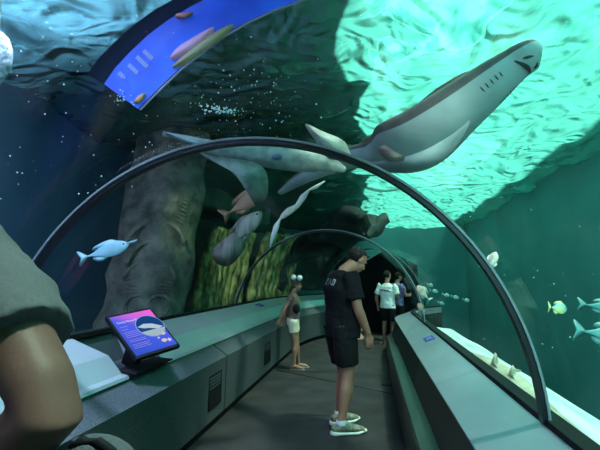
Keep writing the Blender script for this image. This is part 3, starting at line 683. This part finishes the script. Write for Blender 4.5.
    # shoes
    for s, c in ((1,'R'), (-1,'L')):
        an, to = V['ank'+c], V['toe'+c]; fd = (to-an); fd.z = 0; fd.normalize(); sd = fd.cross(Vector((0,0,1))); g = Vector((an.x, an.y, 0))
        if shoe == 'trainer':
            m = MB(); m.tube([g-fd*.085*k+Vector((0,0,.05*k)), g-fd*.03*k+Vector((0,0,.062*k)), g+fd*.06*k+Vector((0,0,.058*k)), g+fd*.14*k+Vector((0,0,.044*k)), g+fd*.215*k+Vector((0,0,.034*k))],
                              [(.026*k,.032*k),(.042*k,.052*k),(.048*k,.048*k),(.052*k,.032*k),(.026*k,.018*k)], 16, ax=sd)
            m.tube([an-Vector((0,0,.04*k)), an-Vector((0,0,.005*k))], [(.045*k,.05*k),(.044*k,.05*k)], 14)
            sh_ = m.build('shoe', M['shoe'], e, remesh=.006*k, sm=2)
            m = MB(); m.tube([g-fd*.098*k+Vector((0,0,.022*k)), g-fd*.07*k+Vector((0,0,.020*k)), g+fd*.04*k+Vector((0,0,.017*k)), g+fd*.15*k+Vector((0,0,.017*k)), g+fd*.235*k+Vector((0,0,.026*k))],
                              [(.020*k,.016*k),(.042*k,.019*k),(.044*k,.016*k),(.054*k,.016*k),(.020*k,.010*k)], 16, ax=sd, power=3); m.build('sole', M['sole'], sh_)
            for q in range(4):
                m = MB(); c0 = g+fd*(.045+.022*q)*k+Vector((0,0,(.108-.009*q)*k)); m.tube([c0-sd*.026*k-Vector((0,0,.010*k)), c0, c0+sd*.026*k-Vector((0,0,.010*k))], .0035*k, 6); m.build('lace', M['sole'], sh_)
            m = MB(); m.tube([an-Vector((0,0,.03*k)), an+Vector((0,0,.035*k))], [(.043*k,.050*k),(.041*k,.047*k)], 14); m.build('sock', M['sock'], e)
        else:
            m = MB(); m.tube([g-fd*.075*k+Vector((0,0,.008*k)), g+Vector((0,0,.008*k)), g+fd*.12*k+Vector((0,0,.008*k)), g+fd*.22*k+Vector((0,0,.008*k))], [(.022*k,.009*k),(.038*k,.010*k),(.046*k,.010*k),(.020*k,.008*k)], 14, ax=sd, power=3)
            sh_ = m.build('sandal', mats.get('sandal', M['sandal']), e)
            m = MB(); c0 = g+fd*.10*k; m.tube([c0-sd*.048*k+Vector((0,0,.012*k)), c0-sd*.03*k+Vector((0,0,.058*k)), c0+sd*.03*k+Vector((0,0,.058*k)), c0+sd*.048*k+Vector((0,0,.012*k))], [(.004*k,.012*k)]*4, 8, ax=(0,0,1)); m.build('strap', mats.get('sandal', M['sandal']), sh_)
    return e, V, hp

# man in black
FM = radians(32) - pi/2
man, V, hp = person((-.31,4.22,0), FM, 1.06, dict(
    pelvis=(0,.03,.95), waist=(0,.03,1.08), chest=(0,.015,1.27), neck=(0,.055,1.44), headb=(0,.15,1.50), head=(0,.205,1.548),
    shR=(.175,.03,1.385), shL=(-.175,.05,1.385), elR=(.225,.07,1.10), elL=(-.21,.10,1.10), wrR=(.205,.185,.865), wrL=(-.17,.25,.90), fiR=(-.05,.18,-1), fiL=(.2,.4,-1),
    kneeR=(.10,.03,.50), kneeL=(-.10,.09,.50), ankR=(.12,-.06,.09), ankL=(-.13,.05,.09), toeR=(.16,.15,.03), toeL=(-.15,.25,.03)),
    dict(skin=M['skin'], hair=M['hair'], shirt=M['tee_black'], shorts=M['short_black']), 'man in black t-shirt and black shorts standing looking down', head=(radians(-38), 0), shortlen=.80, shirt_z=.83, sleeve=.72, vox=.006, bodyk=1.09)
gm = MB()
for s in (-1, 1): gm.tube([hp(s*.082,-.02,.055), hp(s*.070,.045,.085), hp(s*.045,.075,.098)], .005, 6)
gl_ = gm.build('sunglasses', M['blackgloss'], man)
for s in (-1, 1): m = MB(); m.ell(hp(s*.032,.064,.094), (.024,.006,.015), Matrix.Rotation(radians(-60), 3, 'X')); m.build('lens', M['blackgloss'], gl_)
# worn print across the upper back
pm = MB()
def bp(u, v): return Vector((u, -.118-.10*abs(u)*0+.0, 1.345+v))*1.06
for pts in ([(-.04,.03),(-.01,.03),(-.04,-.03),(-.01,-.03)], [(.01,-.03),(.03,.035),(.05,-.03)], [(.075,.035),(.075,-.03),(.10,-.03)], [(.08,.03),(.10,.03),(.10,-.03)]):
    pm.tube([bp(*q) for q in pts], .007, 6)
pr = pm.build('shirt_print', mat('worn_print', (.30,.33,.34), .8), man)
sw = pr.modifiers.new('w', 'SHRINKWRAP'); sw.target = [o for o in man.children if o.name.startswith('shirt') and 'print' not in o.name][0]; sw.offset = .004; sw.wrap_method = 'NEAREST_SURFACEPOINT'; sw.wrap_mode = 'ABOVE_SURFACE'

# woman with the pompom headband
wo, V, hp = person((-1.27,6.84,0), radians(5)-pi/2, .83, dict(
    pelvis=(0,-.01,.95), chest=(0,.0,1.27), neck=(0,.01,1.45), headb=(0,.04,1.55), head=(0,.06,1.62),
    shR=(.15,-.02,1.39), shL=(-.15,-.02,1.39), elR=(.20,-.16,1.16), elL=(-.19,-.14,1.14), wrR=(.19,-.245,.965), wrL=(-.16,-.20,.94), fiR=(-.1,-.35,-.8), fiL=(0,-.1,-1),
    kneeR=(.07,.05,.50), kneeL=(-.07,.06,.50), ankR=(.09,.02,.09), ankL=(-.09,.09,.09), toeR=(.14,.21,.03), toeL=(-.10,.28,.03)),
    dict(skin=M['skin_brown'], hair=M['hair_brown'], shirt=M['brown_top'], shorts=M['cream']), 'girl in brown top and cream shorts leaning on the console, white pompoms on head', shoe='sandal', shortlen=.52, shirt_z=1.0, sleeve=.3, hairstyle='bun', head=(radians(-6), 0), bodyk=.94)
hb = MB(); hb.tube([hp(-.085,0,.02), hp(-.07,0,.09), hp(0,0,.132), hp(.07,0,.09), hp(.085,0,.02)], .006, 8); hb = hb.build('headband', M['black'], wo)
for y in (-.07, .055): m = MB(); m.ell(hp(.02,y,.155), (.046,.046,.046)); m.build('pompom', M['white'], hb)
m = MB(); m.ell(V['waist']+Vector((.13,.05,.09))*.84, (.05,.07,.09)); m.tube([V['waist']+Vector((.14,.05,.13))*.84, V['neck']+Vector((.02,.06,-.03)), V['neck']+Vector((-.05,.03,-.03))], .012, 8)
m.build('shoulder_bag', M['short_black'], wo)

# boy in the white t-shirt, seen from behind
kp = Vector((.38,9.60,0))
kid, V, hp = person(kp, radians(-20), .93, dict(elR=(.24,.02,1.14), wrR=(.20,.20,1.08), fiR=(-.2,1,.1), elL=(-.27,-.03,1.14), wrL=(-.28,.07,.92)),
    dict(skin=M['skin_brown'], hair=M['hair'], shirt=M['tee_white'], shorts=M['short_black']), 'person in white t-shirt and black shorts seen from behind at the far console', shoe='sandal', shortlen=.85, shirt_z=.86, sleeve=.8, head=(radians(-10), radians(-25)))
m = MB()
for i in range(6): m.box(Vector((-.105+i*.042, -.16, 1.30-.006*i))*.93, (.030,.02,.030 if i % 2 else .036))
pr = m.build('shirt_print', M['black'], kid)
sw = pr.modifiers.new('w', 'SHRINKWRAP'); sw.target = [o for o in kid.children if o.name.startswith('shirt') and 'print' not in o.name][0]; sw.offset = .006; sw.wrap_mode = 'ABOVE_SURFACE'

# person beyond, in lilac
lp_ = Vector((.64,10.2,0))
person(lp_, radians(-60), .92, dict(elR=(.22,.10,1.16), wrR=(.10,.28,1.15), fiR=(-.4,1,.2)), dict(skin=M['skin_brown'], hair=M['hair'], shirt=M['lilac'], shorts=M['short_black']),
    'person in dark lilac top, mostly hidden behind the white t-shirt figure', shoe='sandal', hairstyle='long')

# person cut by the left edge, elbow towards the camera
shw, elw, wrw = W(-23,266,.66), W(56,413,.54), W(-40,475,.60)
RZ = radians(18); Rm = Matrix.Rotation(RZ, 3, 'Z'); kk = shw.z/1.405
base = shw - Rm @ (Vector((.175,0,1.405))*kk); base.z = 0
loc_ = lambda p: tuple((Rm.transposed() @ (p-base))/kk)
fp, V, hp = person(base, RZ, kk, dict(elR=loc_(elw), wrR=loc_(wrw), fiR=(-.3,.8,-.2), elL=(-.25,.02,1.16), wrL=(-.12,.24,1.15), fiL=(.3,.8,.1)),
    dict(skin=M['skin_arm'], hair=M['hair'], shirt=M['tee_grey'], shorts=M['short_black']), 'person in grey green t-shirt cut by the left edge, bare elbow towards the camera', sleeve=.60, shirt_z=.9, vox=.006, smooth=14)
c = W(88,500,.56); bag = empty('sling_bag', c - Vector((0,0,.09))); tag(bag, 'dark grey fabric sling bag at the bottom edge below the elbow', 'bag')
mbag = mat('bag_grey', (.055,.060,.075), .85, c2=(.07,.075,.09), scale=160, bump=.3, bscale=160)
m = MB(); m.ell(c, (.078,.055,.084), Matrix.Rotation(radians(20),3,'Z'), 28, 18); m.build('pouch', mbag, bag, org=bag.location)
m = MB(); m.tube([W(x, y, .49) for x, y in ((70,447),(82,440),(98,443),(112,452),(124,466))], [.003,.006,.007,.006,.003], 8); m.build('zip_flap', M['black'], bag, org=bag.location)

# ---------------------------------------------------------------- monitor on its bracket
A, B, C_, D_ = (108,315), (153,308), (177,345), (134,361)   # corners of the casing
def onplane(p, p0, n):
    r = ray(*p); return EYE + r*((p0-EYE).dot(n)/r.dot(n))
p0 = Vector((-1.72,2.93,1.055)); nrm = Vector((.62,-.42,.95)).normalized()
Q = [onplane(p, p0, nrm) for p in (A, B, C_, D_)]
cen = sum(Q, Vector())/4; ex = ((Q[1]-Q[0])+(Q[2]-Q[3])).normalized(); ey = nrm.cross(ex).normalized(); ex = ey.cross(nrm).normalized()
wd = ((Q[1]-Q[0]).length+(Q[2]-Q[3]).length)/2; hg_ = ((Q[0]-Q[3]).length+(Q[1]-Q[2]).length)/2
print('MON', wd, hg_, [tuple(round(c, 2) for c in q) for q in Q], ex, ey)
mon = empty('monitor', cen); tag(mon, 'black touch screen monitor showing a blue and pink fish page, on the left console', 'monitor')
R = Matrix((ex, ey, nrm)).transposed()
def mp(x, y, z=0): return R @ Vector((x, y, z))
MB().box(-nrm*.016, (wd, hg_, .032), R).build('casing', M['black'], mon, False)
def scrmat():
    m = bpy.data.materials.new('screen_page'); m.use_nodes = True; nt = m.node_tree; N = nt.nodes; L = nt.links
    b = N['Principled BSDF']; tc = N.new('ShaderNodeTexCoord'); mpn = N.new('ShaderNodeVectorMath'); mpn.operation = 'DOT_PRODUCT'
    v = (ex*.9+ey*1.3); mpn.inputs[1].default_value = v
    L.new(tc.outputs['Object'], mpn.inputs[0]); r = N.new('ShaderNodeValToRGB'); mr = N.new('ShaderNodeMapRange'); mr.inputs['From Min'].default_value = -.38; mr.inputs['From Max'].default_value = .34
    L.new(mpn.outputs['Value'], mr.inputs[0]); L.new(mr.outputs[0], r.inputs[0])
    e = r.color_ramp.elements; e[0].color = (.01,.05,.55,1); e[1].color = (.85,.10,.65,1); e[1].position = 1; q = e.new(.62); q.color = (.05,.08,.75,1); q = e.new(.80); q.color = (.55,.10,.70,1)
    b.inputs['Base Color'].default_value = (.02,.02,.03,1); b.inputs['Roughness'].default_value = .15
    L.new(r.outputs[0], b.inputs['Emission Color']); b.inputs['Emission Strength'].default_value = .95; return m
sw_, sh_ = wd*.92, hg_*.90
disp = MB().box(nrm*.001, (sw_, sh_, .003), R).build('display', scrmat(), mon, False)
wt = emitm('page_white', (.62,.72,1.0), .9); wp = emitm('page_pink', (.55,.45,.95), .7)
def text(s, x, y, size, m):
    cu = bpy.data.curves.new('title_text', 'FONT'); cu.body = s; cu.size = size; cu.extrude = .0006; cu.materials.append(m)
    o = bpy.data.objects.new('title_text', cu); sc.collection.objects.link(o); 
    bpy.context.view_layer.update(); me = bpy.data.meshes.new_from_object(o); bpy.data.objects.remove(o)
    o = bpy.data.objects.new('title_text', me); sc.collection.objects.link(o); o.parent = disp; o.matrix_local = Matrix.Translation(mp(x, y, .0035)) @ R.to_4x4(); return o
text('Tawny Nurse Shark', -sw_*.44, sh_*.30, sw_*.073, wt)
m = MB(); random.seed(2)
y = sh_*.20; 
for gi, n in enumerate((1, 1, 4, 2, 3)):
    for k in range(n):
        x = -sw_*.43
        while x < -sw_*.43 + sw_*(.18 if n == 1 else .40)-.01:
            l = random.uniform(.007,.016); m.box(mp(x+l/2, y, .0035), (l, .0035, .001), R); x += l+.004
        y -= sh_*.042
    y -= sh_*.03
m.build('body_text', wp, disp, smooth=False)
def disc(nm, x, y, rx, ry, mm, z=.004, pts=None):
    q = MB(); P = pts or [(x+rx*cos(t*2*pi/28), y+ry*sin(t*2*pi/28)) for t in range(28)]
    q.plate([mp(a, b, z) for a, b in P], nrm, .001); return q.build(nm, mm, disp, smooth=False)
rr = sh_*.27; cx_, cy_ = sw_*.22, sh_*.08
disc('photo_ring', cx_, cy_, rr*1.06, rr*1.06, emitm('ring', (.25,.45,.95), .8))
disc('photo_sea', cx_, cy_, rr, rr, emitm('sea', (.01,.06,.22), .9), .0052)
disc('photo_shark', 0, 0, 0, 0, emitm('shark_pic', (.55,.72,.90), .8), .0064, [(cx_-rr*.95, cy_+rr*.12), (cx_-rr*.4, cy_+rr*.30), (cx_+rr*.2, cy_+rr*.15), (cx_+rr*.85, cy_-rr*.30), (cx_+rr*.4, cy_-rr*.42), (cx_-rr*.2, cy_-rr*.18), (cx_-rr*.6, cy_-rr*.10)])
disc('photo_sand', 0, 0, 0, 0, emitm('sand_pic', (.45,.60,.68), .8), .0058, [(cx_+rr*cos(t), cy_+rr*sin(t)) for t in [pi*1.13+pi*.74*i/12 for i in range(13)]])
for x, y, r in ((.37,-.17,.06), (.28,-.34,.065), (.20,-.25,.03)): disc('shell_picture', sw_*x, sh_*y, sw_*r, sw_*r*.8, emitm('shell_pic', (.75,.70,.55), .8), .005)
disc('starfish_picture', 0, 0, 0, 0, emitm('star_pic', (.85,.75,.70), .85), .0055, [(sw_*.40+sw_*(.065 if i % 2 == 0 else .028)*cos(i*pi/5+.3), -sh_*.36+sw_*(.065 if i % 2 == 0 else .028)*sin(i*pi/5+.3)) for i in range(10)])
# support bracket
br = MB(); f0 = Vector((-1.80,2.98,.79)) - cen
br.box((f0 + -nrm*.04)/2 + Vector((-.02,0,0)), (.05,.14,(f0+nrm*.02).length*.95), (-f0).to_track_quat('Z','Y').to_matrix())
br.build('bracket', M['black'], mon, False)
MB().box(Vector((-1.70,3.0,.80))-cen, (.17,.54,.012), Matrix.Rotation(radians(4), 3, 'Y')).build('base_plate', M['black'], mon, False)

# vent grilles on the left console
def vent(s0, s1, z0, z1, label):
    o = Vector((-1.535, (s0+s1)/2, z0)); e = empty('vent_grille', o); tag(e, label, 'vent', 'black vents in the left console')
    w_ = s1-s0; h_ = z1-z0
    m = MB()
    for y in (-w_/2, w_/2): m.box((.006,y,h_/2), (.012,.014,h_+.014))
    for z in (0, h_): m.box((.006,0,z), (.012,w_+.014,.014))
    m.build('frame', M['black'], e, False)
    MB().box((-.0,0,h_/2), (.012,w_,h_)).build('backing', M['black'], e, False)
    m = MB(); n = int(h_/.03)
    for i in range(n): m.box((.004,0,h_*(i+.5)/n), (.008,w_,.018), Matrix.Rotation(radians(35), 3, 'Y'))
    m.build('slats', M['black'], e, False)
vent(3.86,4.18,.22,.52,'black slatted vent nearest the camera in the left console')
vent(5.97,6.30,.22,.50,'black slatted vent farther along the left console, towards the girl')

# small blue labels on the sills
mlab = mat('label_blue', (.006,.018,.14), .6, spec=.2, c2=(.05,.07,.28), scale=30)
def sill_label(p, n, ax, w_, h_, label):
    n = Vector(n).normalized(); ax = Vector(ax); ax = (ax-n*ax.dot(n)).normalized(); R = Matrix((ax, n.cross(ax), n)).transposed()
    e = empty('species_label', p); tag(e, label, 'label')
    MB().box(n*.004, (w_, h_, .008), R).build('plate', mlab, e, False)
    q = MB()
    for i in range(3): q.box(n*.0085+R@Vector((-.01, h_*(.22-.2*i), 0)), (w_*.6, h_*.07, .001), R)
    q.build('print', mat('label_print', (.30,.34,.50), .6), e, False)
sill_label((.672,5.15,.752), (-.30,0,.72), (0,1,0), .26, .11, 'small blue picture label on the right console sill')
sill_label((-1.98,7.35,.978), (.34,0,.95), (0,1,0), .30, .11, 'small blue label on the left console sill below the second arch rib')
